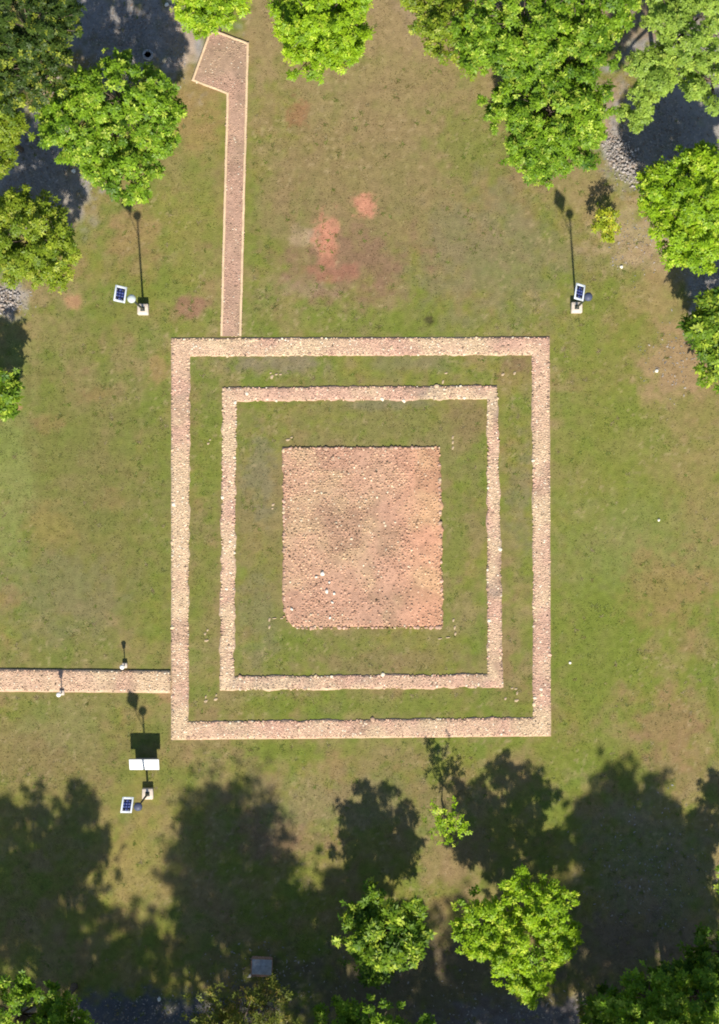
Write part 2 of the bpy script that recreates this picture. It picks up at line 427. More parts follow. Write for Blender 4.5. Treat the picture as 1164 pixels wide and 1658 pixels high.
def mortar_cols(x, y, pal, seed):
    base = np.array([CREAM, PINK, BRN, GREY]); w = np.tile(np.array(pal, float), (len(x), 1))
    w[:, 0] *= 0.10 + 2.0 * sstep(.36, .62, fbm(x / 1.6, y / 1.6, seed, 3))
    w[:, 1] *= 0.10 + 2.0 * sstep(.36, .62, fbm(x / 1.9, y / 1.9, seed + 3, 3))
    w[:, 3] *= 2.0 * sstep(.56, .74, fbm(x / 1.3, y / 1.3, seed + 5, 3))
    w = w / w.sum(1, keepdims=True)
    return (w @ base) * (0.70 + .36 * fbm(x / .5, y / .5, seed + 11, 3))[:, None]

def edge_line(a, b, n, amp, seed, scale=.5):
    """points from a to b, wandering sideways by amp"""
    a = np.asarray(a[:2], float); b = np.asarray(b[:2], float)
    t = np.linspace(0, 1, n, endpoint=False)[:, None]; p = a + (b - a) * t
    d = (b - a) / np.linalg.norm(b - a); nrm = np.array([-d[1], d[0]])
    w = (fbm(p[:, 0] / scale + p[:, 1] / scale, p[:, 0] * 0 + seed, seed, 3) - .5) * 2 * amp + (fbm(p[:, 0] / .15 + p[:, 1] / .15, p[:, 0] * 0, seed + 2, 2) - .5) * amp * .8
    w *= np.minimum(1, np.minimum(t[:, 0], 1 - t[:, 0]) * 8 + .25)
    return p + nrm * w[:, None]

def scatter_quad(a, b, c, d, sp, rng):
    """jittered points (s, t) over the quad a-b-c-d: t along a->b, s across a->d"""
    la = np.linalg.norm(np.asarray(b)[:2] - np.asarray(a)[:2]); lb = np.linalg.norm(np.asarray(d)[:2] - np.asarray(a)[:2])
    nt, ns = max(2, int(la / sp)), max(2, int(lb / (sp * .9)))
    t, s = np.meshgrid((np.arange(nt) + .5) / nt, (np.arange(ns) + .5) / ns)
    t = t + (np.arange(ns)[:, None] % 2) * .5 / nt
    t = (t + rng.uniform(-.36, .36, t.shape) / nt).ravel(); s = (s + rng.uniform(-.34, .34, s.shape) / ns).ravel()
    k = (t > 0) & (t < 1); t, s = t[k][:, None], s[k][:, None]
    a, b, c, d = [np.asarray(q)[:2] for q in (a, b, c, d)]
    p = a * (1 - t) * (1 - s) + b * t * (1 - s) + c * t * s + d * (1 - t) * s
    return p[:, 0], p[:, 1], s[:, 0], t[:, 0]

def ring_wall(name, outer, inner, ztop, amp_o, amp_i, pals, label, sp, seed, n_single):
    rng = np.random.default_rng(seed)
    root = empty(name, tuple(np.mean([P(*q) for q in outer], 0)))
    base = np.array(root.location)
    O = [P(*q)[:2] for q in outer]; I = [P(*q)[:2] for q in inner]
    Lo, Li = [], []
    for k in range(4):
        n = int(np.linalg.norm(O[(k + 1) % 4] - O[k]) / .14)
        Lo.append(edge_line(O[k], O[(k + 1) % 4], n, amp_o, seed + k)); Li.append(edge_line(I[k], I[(k + 1) % 4], n, amp_i, seed + 20 + k))
    Lo = np.concatenate(Lo); Li = np.concatenate(Li)
    zf = lambda x, y: ztop + .02 * (fbm(x / .6, y / .6, seed + 40, 3) - .5)
    V, F = strip(Lo, Li, 6, zf, closed=True)
    me = mesh_np('bedding', V - base, F, mortar_cols(V[:, 0], V[:, 1], np.mean(pals, 0), seed)); fix_up(me)
    link('bedding', me, M['mortar'], root)
    XX, YY, CC, RR = [], [], [], []
    for k in range(4):
        x, y, s, t = scatter_quad(O[k], O[(k + 1) % 4], I[(k + 1) % 4], I[k], sp, rng)
        keep = rng.random(len(x)) < np.where(fbm(x / .9, y / .9, seed + 60, 3) > .40, .96, .62)
        keep &= (s > .04) & (s < .97)
        x, y = x[keep], y[keep]
        XX.append(x); YY.append(y); CC.append(stone_cols(x, y, pals[k], rng, seed)); RR.append(sp * np.where(rng.random(len(x)) < .2, rng.uniform(.55, .74, len(x)), rng.uniform(.3, .56, len(x))))
    x, y, c, r = map(np.concatenate, (XX, YY, CC, RR))
    me = stones_mesh('small_stones', x - base[0], y - base[1], zf(x, y), r, rng.uniform(.002, .018, len(x)), c, rng)
    tag(link('small_stones', me, M['stone'], root), kind='stuff')
    for i in range(n_single):
        j = rng.integers(0, len(Lo)); s = rng.choice([.12, .90, .5], p=[.25, .5, .25]) + rng.normal(0, .04)
        p = Lo[j] * (1 - s) + Li[j] * s
        o = link('stone', EDGE_STONES[rng.integers(0, 6)], None, root, (p[0] - base[0], p[1] - base[1], ztop - .02))
        q = rng.uniform(.08, .15); o.scale = (q, q * rng.uniform(.7, 1), q * .7); o.rotation_euler = (0, 0, rng.uniform(0, 6.28))
    tag(root, label, 'wall')
    return root

ring_wall('stone_wall', [(277, 547), (890, 545), (892, 1192), (277, 1198)], [(308, 577), (861, 575), (863, 1161), (305, 1168)],
          0.050, .018, .085, [(1, .5, .15, .05), (.85, .65, .25, .06), (.45, 1.0, .35, .08), (.9, .65, .15, .05)],
          'broad cream stone wall foundation forming the outer rectangle on the lawn', .118, 11, 70)
ring_wall('stone_wall', [(360, 627), (805, 624), (815, 1113), (356, 1118)], [(383, 650), (789, 646), (789, 1091), (379, 1095)],
          0.058, .11, .11, [(.5, .9, .3, .25), (.85, .5, .25, .08), (.45, .95, .35, .3), (1, .35, .15, .05)],
          'narrow ragged stone wall foundation forming the inner rectangle round the platform', .128, 31, 70)

# centre platform
def platform():
    seed = 51; rng = np.random.default_rng(seed)
    c = [P(*q) for q in ((457, 724), (712, 723), (718, 1018), (459, 1019))]
    root = empty('stone_platform', tuple(np.mean(c, 0))); base = np.array(root.location)
    n = 74; m = 64
    L = edge_line(c[0], c[3], n, .12, seed, .8); R = edge_line(c[1], c[2], n, .17, seed + 5, .8)
    t = np.arange(n)
    k = np.clip((t - (n - 9)) / 8, 0, 1); L[:, 0] += 0.62 * k ** 2.2              # worn away lower left corner
    for rr in (L, R): pass
    zf = lambda x, y: .07 + .035 * (fbm(x / 1.5, y / 1.5, seed + 1, 3) - .5) + .04 * (fbm(x / .3, y / .3, seed + 3, 2) - .5)
    pal = (.75, 1.0, .30, .05)
    V, F = strip(L, R, m, zf)
    wr_ = sstep(1.0, 4.2, V[:, 0])[:, None]
    cols = mortar_cols(V[:, 0], V[:, 1], (.35, 1.35, .35, .0), seed) * .90 * np.array([1.0, .94, .88]) * (1 + wr_ * np.array([.16, .04, -.04]))
    me = mesh_np('bedding', V - base, F, cols); fix_up(me); link('bedding', me, M['mortar'], root)
    sp = .14
    x, y, s, tt = scatter_quad(c[0], c[1], c[2], c[3], sp, rng)
    dens = sstep(.36, .56, fbm(x / 1.3, y / 1.3, seed + 7, 4))
    edge = np.minimum.reduce([s, 1 - s, tt, 1 - tt]) < .03
    worn = ~((tt < .075) & (s > .94) & ((tt / .075) + ((1 - s) / .06) < 1.0))
    keep = ((rng.random(len(x)) < .34 + .6 * dens) | (edge & (rng.random(len(x)) < .45))) & worn
    x, y, tt, s = x[keep], y[keep], tt[keep], s[keep]
    cc = stone_cols(x, y, pal, rng, seed)
    warm = sstep(.6, 1.0, tt)[:, None]                                            # right hand side is more orange
    cc = cc * np.array([1.0, .94, .87]) * rng.normal(1, .12, (len(x), 1)).clip(.6, 1.4)
    cc = cc * (1 - .35 * warm) + np.array([.64, .34, .20]) * .35 * warm
    cc = cc * .9; r = sp * np.where(rng.random(len(x)) < .25, rng.uniform(.5, .72, len(x)), rng.uniform(.22, .5, len(x)))
    me = stones_mesh('small_stones', x - base[0], y - base[1], zf(x, y), r, rng.uniform(.006, .044, len(x)), cc, rng)
    tag(link('small_stones', me, M['stone'], root), kind='stuff')
    for i in range(80):
        side = rng.integers(0, 4); u = rng.random()
        a, b = c[side], c[(side + 1) % 4]; p = a * (1 - u) + b * u
        p = p + (np.mean(c, 0) - p) * .015
        if side in (2, 3) and np.linalg.norm((p - c[3])[:2]) < .9: continue
        o = link('stone', EDGE_STONES[[1, 2, 4, 4, 5, 5][rng.integers(0, 6)]], None, root, (p[0] - base[0], p[1] - base[1], .03 + rng.uniform(0, .03)))
        q = rng.uniform(.08, .15); o.scale = (q, q * rng.uniform(.7, 1), q * .8); o.rotation_euler = (0, 0, rng.uniform(0, 6.28))
    tag(root, 'low mottled pinkish brown rubble platform in the middle of both rectangles', 'platform')
    return zf
plat_z = platform()

def loose_stone(px, py, r, label, z=0.0, col=3, group=None, h=.8):
    rng = np.random.default_rng(int(px * 7 + py))
    p = P(px, py, z)
    me = single_stone(rng, r, r * h * .55, (np.array([.78, .73, .62]) if col == 3 else (CREAM * 1.15 if col == 0 else np.array([.33, .3, .27]))))
    me.materials.append(M['stone'])
    o = link('loose_stone', me, None, None, tuple(p)); o.rotation_euler = (0, 0, rng.uniform(0, 6))
    return tag(o, label, 'stone', group)
for (px, py, r, lb) in [(512, 934, .10, 'smaller white stone left of the brightest pair on the platform'), (522, 929, .15, 'largest white stone lying on the rubble platform'),
                        (533, 943, .09, 'small white stone below the bright pair on the platform'), (529, 957, .14, 'long white stone in lower left middle of platform'),
                        (541, 961, .10, 'white stone just right of the long white platform stone'), (538, 975, .09, 'small pale stone below the white stones on platform'),
                        (472, 986, .10, 'lone white stone near the worn corner of the platform'), (534, 1000, .09, 'pale stone close to the lower edge of the platform')]:
    q = P(px, py, .2); loose_stone(px, py, r, lb, z=float(plat_z(np.array([q[0]]), np.array([q[1]]))[0]) + .035)
for (px, py, r, lb) in [(1067, 842, .09, 'tiny white stone alone on the lawn right of the ruin'), (923, 1073, .10, 'white stone on lawn beside lower right of outer wall'),
                        (119, 277, .15, 'bright white stone at the shaded edge under left tree'), (270, 8, .17, 'white stone in gap beside the topmost bright tree'),
                        (1063, 600, .12, 'pale stone on the dry patch near the right edge'), (405, 1580, .12, 'white stone beside the grey topped plinth'),
                        (1006, 432, .13, 'white stone under the bright tree at the right'), (258, 1618, .14, 'white stone in the shade at the bottom left')]:
    loose_stone(px, py, r, lb, z=.01)

# remains of small stone posts in the grass between the walls
def footing(cells, label):
    c = np.mean([P(a, b) for a, b, w, h in cells], 0); c[2] = 0
    root = empty('stone_footing', tuple(c)); rng = np.random.default_rng(int(c[0] * 100) % 997 + 3)
    for a, b, w, h in cells:
        p = P(a, b) - c
        o = link('stone', DULL, None, root, (p[0], p[1], -.005))
        o.scale = (w / PPM * .55, h / PPM * .55, .08)
    return tag(root, label, 'stone footing', 'small stone footings between the walls')
footing([(440, 610, 6, 9), (447, 606, 6, 4), (454, 606, 5, 4), (438, 604, 4, 4)], 'small right angle of pale stones above inner wall, upper left')
footing([(733, 708, 4, 8), (733, 716, 4, 8), (733, 725, 4, 8)], 'short upright row of stones beside platform upper right corner')
footing([(336, 1020, 4, 5), (332, 1026, 4, 6), (334, 1037, 8, 5)], 'small curved row of pale stones between the left walls')
footing([(333, 1135, 7, 6), (333, 1128, 3, 6)], 'left stone of the pair below inner wall lower left corner')
footing([(349, 1132, 7, 6), (350, 1125, 3, 5)], 'right stone of the pair below inner wall lower left corner')
footing([(818, 1131, 5, 6), (835, 1115, 6, 4), (837, 1122, 4, 8), (836, 1134, 8, 6), (829, 1114, 5, 4)], 'open square of pale stones at inner wall lower right corner')
footing([(466, 712, 8, 5), (472, 708, 5, 4)], 'pair of small stones above platform upper left corner')
footing([(814, 606, 6, 6), (833, 604, 5, 7)], 'two pale stones inside outer wall upper right corner')
footing([(442, 817, 6, 6), (441, 823, 4, 4)], 'pale stones left of the platform beside its upper half')
footing([(734, 1004, 4, 7), (736, 1016, 4, 8), (737, 1026, 4, 7), (725, 1032, 8, 3), (712, 1034, 8, 3)], 'right angle of thin stones at platform lower right corner')
footing([(436, 1003, 4, 8), (436, 1015, 4, 8), (444, 1001, 8, 3), (456, 1001, 6, 3)], 'right angle of thin stones at platform lower left corner')
footing([(717, 618, 4, 8), (722, 604, 6, 4)], 'faint stones above inner wall toward the upper right')
footing([(337, 718, 5, 5), (340, 712, 4, 4)], 'pale stones between left walls near their upper half')

# ------------------------------------------------------------------ paths
def in_poly(x, y, poly):
    inside = np.zeros(len(x), bool); n = len(poly)
    for i in range(n):
        x1, y1 = poly[i]; x2, y2 = poly[(i + 1) % n]
        k = ((y1 > y) != (y2 > y)) & (x < (x2 - x1) * (y - y1) / (y2 - y1 + 1e-12) + x1)
        inside ^= k
    return inside

def top_path():
    seed = 71; rng = np.random.default_rng(seed)
    poly = [P(*q)[:2] for q in ((349, 50), (403, 70), (391, 544.6), (357, 544.6), (367, 153), (310, 131), (338, 55))]
    root = empty('path', (*np.mean(poly, 0), 0)); base = np.array(root.location)
    n = len(poly); zt = .09
    # bed
    x0, y0 = np.min(poly, 0); x1, y1 = np.max(poly, 0)
    gxx, gyy = np.meshgrid(np.arange(x0, x1, .16), np.arange(y0, y1, .16))
    import bmesh
    bm = bmesh.new()
    f = bm.faces.new([bm.verts.new((p[0], p[1], zt)) for p in poly])
    ex = bmesh.ops.extrude_face_region(bm, geom=[f]); 
    for v in [e for e in ex['geom'] if isinstance(e, bmesh.types.BMVert)]: v.co.z = -.1
    bmesh.ops.recalc_face_normals(bm, faces=bm.faces)
    bmesh.ops.triangulate(bm, faces=bm.faces)
    for _ in range(5):
        es = [e for e in bm.edges if e.calc_length() > .7]
        if not es: break
        bmesh.ops.subdivide_edges(bm, edges=es, cuts=1); bmesh.ops.triangulate(bm, faces=bm.faces)
    me = bpy.data.meshes.new('gravel_bed'); bm.to_mesh(me); bm.free()
    V = np.array([v.co[:] for v in me.vertices])
    a = me.attributes.new('Col', 'FLOAT_COLOR', 'POINT'); cc = np.ones((len(V), 4), np.float32)
    cc[:, :3] = mortar_cols(V[:, 0], V[:, 1], (.12, 1.1, .9, .1), seed) * .85; a.data.foreach_set('color', cc.ravel())
    for v in me.vertices: v.co -= Vector(base)
    link('gravel_bed', me, M['mortar'], root)
    sp = .105
    xs, ys = np.meshgrid(np.arange(x0, x1, sp), np.arange(y0, y1, sp))
    xs = (xs + rng.uniform(-.4, .4, xs.shape) * sp).ravel(); ys = (ys + rng.uniform(-.4, .4, ys.shape) * sp).ravel()
    ctr = np.mean(poly, 0)
    k = in_poly(xs, ys, poly) & (rng.random(len(xs)) < .25 + .6 * sstep(.4, .6, fbm(xs / .8, ys / .8, seed + 1, 3)))
    xs, ys = xs[k], ys[k]
    col = stone_cols(xs, ys, (.4, 1.0, .6, .15), rng, seed) * .82
    me = stones_mesh('gravel_stones', xs - base[0], ys - base[1], np.full(len(xs), zt), sp * rng.uniform(.3, .6, len(xs)), rng.uniform(.008, .025, len(xs)), col, rng)
    tag(link('gravel_stones', me, M['stone'], root), kind='stuff')
    # kerb of dressed blocks along every side but the end at the wall
    w = .12
    area = sum(poly[i][0] * poly[(i + 1) % n][1] - poly[(i + 1) % n][0] * poly[i][1] for i in range(n)); sg = 1 if area > 0 else -1
    nrm = []
    for i in range(n):
        d = np.array(poly[(i + 1) % n]) - poly[i]; d /= np.linalg.norm(d); nrm.append(np.array([-d[1], d[0]]) * sg)
    def mitre(i):                                   # inner corner of the kerb at corner i
        a_, b_ = nrm[i - 1], nrm[i]; m_ = a_ + b_; return np.array(poly[i]) + m_ * w * 2 / (m_ @ m_) if False else np.array(poly[i]) + m_ / (1 + a_ @ b_) * w
    for i in range(n):
        if i == 2: continue
        a, b = np.array(poly[i]), np.array(poly[(i + 1) % n])
        ia = mitre(i) if i != 3 else a + nrm[i] * w; ib = mitre((i + 1) % n) if i != 1 else b + nrm[i] * w
        m = max(2, int(np.linalg.norm(b - a) / .3)); t = np.linspace(0, 1, m)[:, None]
        o_ = a * (1 - t) + b * t; i_ = ia * (1 - t) + ib * t
        wob = (vnoise(np.arange(m) * .7, np.full(m, i * 3.1), 5) - .5) * .025; wob[0] = wob[-1] = 0
        o_ = o_ + nrm[i] * wob[:, None]; i_ = i_ + nrm[i] * wob[:, None]
        h = .115 + rng.normal(0, .003, m) + i * .0007
        prof = [np.column_stack([o_, np.full(m, -.1)]), np.column_stack([o_, h - .012]), np.column_stack([o_ * .9 + i_ * .1, h]), np.column_stack([o_ * .1 + i_ * .9, h]), np.column_stack([i_, h - .012]), np.column_stack([i_, np.full(m, -.1)])]
        G = np.stack(prof, 1); id_ = np.arange(m * 6).reshape(m, 6)
        F = np.stack([id_[:-1, :-1].ravel(), id_[:-1, 1:].ravel(), id_[1:, 1:].ravel(), id_[1:, :-1].ravel()], 1)
        cc_ = np.repeat(CREAM * np.array([1.0, .97, .95]) * rng.normal(1, .05, (m, 1)), 6, 0)
        me = mesh_np('kerb', G.reshape(-1, 3) - base, F, cc_); fix_up(me); link('kerb', me, M['kerb'], root)
    tag(root, 'narrow pink gravel path with pale kerbs running up to a wider end', kind='structure')
top_path()

def left_path():
    seed = 91; rng = np.random.default_rng(seed)
    c = [P(-420, 1078), P(276.2, 1085.5), P(276.2, 1122), P(-420, 1116)]
    root = empty('path', tuple(np.mean(c, 0))); base = np.array(root.location)
    n = int(np.linalg.norm(c[1] - c[0]) / .2)
    A = edge_line(c[0], c[1], n, .015, seed); B = edge_line(c[3], c[2], n, .015, seed + 4)
    A = np.vstack([A, c[1][:2]]); B = np.vstack([B, c[2][:2]])
    zf = lambda x, y: .11 + .02 * (fbm(x / .5, y / .5, seed + 3, 3) - .5)
    V, F = strip(A, B, 7, zf); pal = (.75, .8, .25, .06)
    me = mesh_np('bedding', V - base, F, mortar_cols(V[:, 0], V[:, 1], pal, seed)); fix_up(me); link('bedding', me, M['mortar'], root)
    x, y, s, t = scatter_quad(c[0], c[1], c[2], c[3], .11, rng); k = (rng.random(len(x)) < .8) & (s > .05) & (s < .95); x, y = x[k], y[k]
    me = stones_mesh('small_stones', x - base[0], y - base[1], zf(x, y), .11 * rng.uniform(.3, .66, len(x)), rng.uniform(.006, .03, len(x)), stone_cols(x, y, pal, rng, seed), rng)
    tag(link('small_stones', me, M['stone'], root), kind='stuff')
    tag(root, 'straight cream and pink stone path joining the outer wall from the left', kind='structure')
left_path()

# ------------------------------------------------------------------ lamps, sign, plinth
def rotz(a): c, s = math.cos(a), math.sin(a); return np.array([[c, -s, 0], [s, c, 0], [0, 0, 1]])
def rotx(a): c, s = math.cos(a), math.sin(a); return np.array([[1, 0, 0], [0, c, -s], [0, s, c]])
def roty(a): c, s = math.cos(a), math.sin(a); return np.array([[c, 0, s], [0, 1, 0], [-s, 0, c]])

def solar_lamp(px, py, label, rz=0.0, hs=1.0, head=(0.0, 0.0), housing='lampglass'):
    root = empty('solar_street_lamp', tuple(P(px, py)), rz)
    b = MB(); b.box((0, 0, .17), (.58, .58, .54), bev=.03); b.build('concrete_base', M['concrete'], root)
    b = MB(); b.box((0, 0, .45), (.24, .24, .024), bev=.005)
    for sx in (-1, 1):
        for sy in (-1, 1): b.tube([(sx * .085, sy * .085, .45), (sx * .085, sy * .085, .50)], .014, 6)
    b.build('base_plate', M['pole'], root)
    b = MB(); b.tube([(0, 0, .44), (0, 0, 1.0), (0, 0, 5.05)], [.07, .06, .045], 10); b.build('pole', M['pole'], root, smooth=True)
    b = MB(); b.tube([(0, 0, 3.95), (-.20, .10, 4.45), (-.42, .15, 5.0), (-.48, .17, 5.55)], .022, 6); b.build('panel_arm', M['pole'], root)
    # round lamp head on the pole
    b = MB(); hx, hy = head
    prof = [(.04, 4.98), (.17, 5.02), (.225, 5.07), (.225, 5.12), (.19, 5.19), (.10, 5.24), (.03, 5.255)]
    b.tube([(hx, hy, z) for r, z in prof], [r for r, z in prof], 20); b.build('lamp_head', M[housing], root, smooth=True)
    b = MB(); b.tube([(hx, hy, 4.95), (hx, hy, 4.985)], [.15, .16], 16); b.build('lamp_lens', M['white'], root)
    # solar panel
    R = rotz(math.radians(-8)) @ roty(math.radians(42)); pc = np.array((-.50, .17, 5.66))
    b = MB()
    W, H, T = .70, .82, .035
    for sx in (-1, 1): b.box(pc + R @ np.array([sx * (W / 2 - .045), 0, 0]), (.09, H, T), R, bev=.004)
    for sy in (-1, 1): b.box(pc + R @ np.array([0, sy * (H / 2 - .055), 0]), (W - .184, .11, T), R, bev=.004)
    b.build('panel_frame', M['alu'], root)
    b = MB(); b.box(pc + R @ np.array([0, 0, -.006]), (W - .184, H - .224, T * .5), R); pan = b.build('solar_panel', M['celld'], root)
    nx, ny = 3, 4; cw, ch = (W - .19) / nx, (H - .23) / ny; first = None
    for i in range(nx):
        for j in range(ny):
            corner = (i in (0, nx - 1)) and (j in (0, ny - 1))
            if first is None:
                b = MB(); b.box((0, 0, 0), (cw - .012, ch - .012, .006)); first = b.build('solar_cell', M['celld'], pan); o = first; blue = first.data.copy(); blue.materials[0] = M['cell']
            else:
                o = link('solar_cell', first.data if corner else blue, None, pan)
            q = pc + R @ np.array([(i - (nx - 1) / 2) * cw, (j - (ny - 1) / 2) * ch, .0065]); o.location = q
            from mathutils import Matrix
            o.rotation_euler = Matrix(R.tolist()).to_euler()
    root.scale = (1, 1, hs)
    return tag(root, label, 'street lamp', 'solar street lamps on the lawn')
solar_lamp(232.5, 502, 'solar street lamp on concrete base under the left tree', housing='lampglass')
solar_lamp(932.5, 499, 'solar street lamp on concrete base near the yellowish bush', housing='lampblue')
solar_lamp(240, 1284, 'solar street lamp on concrete base beside the white sign', hs=.87, housing='lampblue')

def garden_lamp(px, py, label):
    root = empty('garden_lamp', tuple(P(px, py)))
    b = MB(); b.box((0, 0, .10), (.26, .26, .32), bev=.02); b.build('concrete_base', M['concrete'], root)
    b = MB(); b.tube([(0, 0, .25), (0, 0, .95)], .03, 8); b.build('post', M['pole'], root)
    b = MB(); pr = [(.05, .93), (.09, .98), (.10, 1.12), (.09, 1.2)]; b.tube([(0, 0, z) for r, z in pr], [r for r, z in pr], 12); b.build('lamp_lens', M['white'], root, smooth=True)
    b = MB(); pr = [(.13, 1.19), (.13, 1.215), (.07, 1.26), (.01, 1.275)]; b.tube([(0, 0, z) for r, z in pr], [r for r, z in pr], 12); b.build('lamp_cap', M['white'], root, smooth=True)
    return tag(root, label, 'lamp', 'low garden lamps along the left path')
garden_lamp(202.5, 1077, 'low white topped garden lamp above the left path')
garden_lamp(101, 1121, 'low white topped garden lamp at the lower edge of left path')

def info_sign():
    c = P(237.5, 1232); root = empty('information_sign', tuple(c))
    b = MB(); b.box((0, .02, .45), (1.16, .30, 1.02), bev=.015); b.build('pedestal', M['dirtplinth'], root)
    R = rotx(math.radians(24)); pc = np.array([0, -.02, 1.10])
    b = MB(); b.box(pc, (1.60, .66, .06), R, bev=.012); b.build('backing_slab', M['dirtplinth'], root)
    b = MB(); b.box(pc + R @ np.array([0, 0, .042]), (1.58, .64, .022), R, bev=.006); b.build('white_panel', M['white'], root)
    tag(root, 'slanted white information panel on a solid pedestal beside the lamp', 'sign')
info_sign()

def plinth():
    c = P(424, 1563); root = empty('masonry_plinth', tuple(c), math.radians(-2))
    first = None; rng = np.random.default_rng(5)
    b = MB(); b.box((0, 0, .25), (1.0, .84, .56)); b.build('core', M['brickb'], root)
    bm = MB(); bm.box((0, 0, 0), (.24, .10, .085), bev=.01); first = None
    for lay in range(5):
        zz = .05 + lay * .1
        for s_, n_, ax in ((-.44, 4, 'x'), (.44, 4, 'x'), (-.52, 3, 'y'), (.52, 3, 'y')):
            for k in range(n_):
                u = (k - (n_ - 1) / 2) * .255 + (.06 if lay % 2 else -.03)
                if first is None: first = bm.build('brick', M['brickb'], root); o = first
                else: o = link('brick', first.data, None, root)
                o.location = (u, s_, zz) if ax == 'x' else (s_, u, zz)
                o.rotation_euler = (0, 0, (0 if ax == 'x' else math.pi / 2) + rng.normal(0, .02))
    b = MB(); b.box((.03, .06, .585), (1.06, .80, .09), bev=.02); b.build('top_slab', M['greyconc'], root)
    tag(root, 'small brick plinth with grey slab top in the tree shade', 'plinth')
plinth()

def ring_thing():
    c = P(240, 90); b = MB()
    pr = [(.30, -.02), (.29, .22), (.26, .24), (.17, .24), (.15, .20), (.15, .04), (.01, .035)]
    b.tube([(0, 0, z) for r, z in pr], [r for r, z in pr], 14)
    o = b.build('concrete_ring', M['greyconc'], None, tuple(c)); tag(o, 'small grey concrete ring lying in shade at the top left', 'ring')
ring_thing()

def rock_heap(cx, cy, rx, ry, ang, n, label, seed):
    rng = np.random.default_rng(seed); c = P(cx, cy); root = empty('rock_heap', tuple(c))
    a = rng.uniform(0, 6.28, n); q = np.sqrt(rng.random(n)) * rng.uniform(.7, 1.4, n)
    u, v = np.cos(a) * q * rx / PPM, np.sin(a) * q * ry / PPM; ca, sa = math.cos(ang), math.sin(ang)
    x, y = u * ca - v * sa, u * sa + v * ca
    z = .10 * np.clip(1 - q, 0, 1) + rng.uniform(0, .03, n)
    col = np.array([(.37, .33, .30), (.31, .28, .26), (.44, .39, .35), (.36, .29, .24)])[rng.integers(0, 4, n)] * rng.uniform(.7, 1.15, (n, 1))
    r_ = rng.uniform(.03, .10, n)
    k = np.argsort(-r_)[:40]; rest = np.setdiff1d(np.arange(n), k)
    tag(link('small_stones', stones_mesh('small_stones', x[rest], y[rest], z[rest], r_[rest], r_[rest] * .7, col[rest], rng), M['stone'], root), kind='stuff')
    for i in k:
        link('stone', stones_mesh('stone', np.zeros(1), np.zeros(1), np.zeros(1), r_[i:i + 1], r_[i:i + 1] * .8, col[i:i + 1], rng), M['stone'], root, (x[i], y[i], z[i]))
    tag(root, label, 'rock heap')
rock_heap(1010, 258, 22, 44, math.radians(28), 330, 'low heap of grey rocks at the shade edge, upper right', 77)
rock_heap(8, 488, 24, 18, 0.2, 150, 'low heap of grey rocks at the left edge under the dull tree', 78)
# ------------------------------------------------------------------ trees
KIND = {  # dark, light, tip colour, tip share, leaf length, width ratio, leaves per whorl, whorls per m2, sub-clump size
    'lime':   ((.120, .230, .010), (.330, .490, .016), (.46, .56, .05), .14, .20, .42, 6, 72, .50),
    'mid':    ((.055, .130, .010), (.240, .385, .020), (.40, .50, .06), .14, .21, .44, 6, 66, .50),
    'dark':   ((.022, .050, .010), (.074, .118, .016), (.25, .29, .03), .12, .19, .42, 6, 62, .46),
    'olive':  ((.095, .165, .012), (.270, .340, .022), (.38, .42, .05), .12, .20, .40, 6, 66, .52),
    'puff':   ((.140, .235, .030), (.350, .475, .070), (.42, .52, .09), .05, .16, .46, 6, 95, .58),
    'yellow': ((.19, .26, .015), (.42, .47, .03), (.62, .58, .06), .2, .19, .36, 6, 50, .26),
    'big':    ((.042, .105, .010), (.185, .290, .018), (.38, .48, .05), .18, .29, .40, 7, 40, .52),
    'sparse': ((.10, .13, .02), (.20, .22, .03), (.30, .24, .05), .15, .20, .30, 5, 32, .42),
}

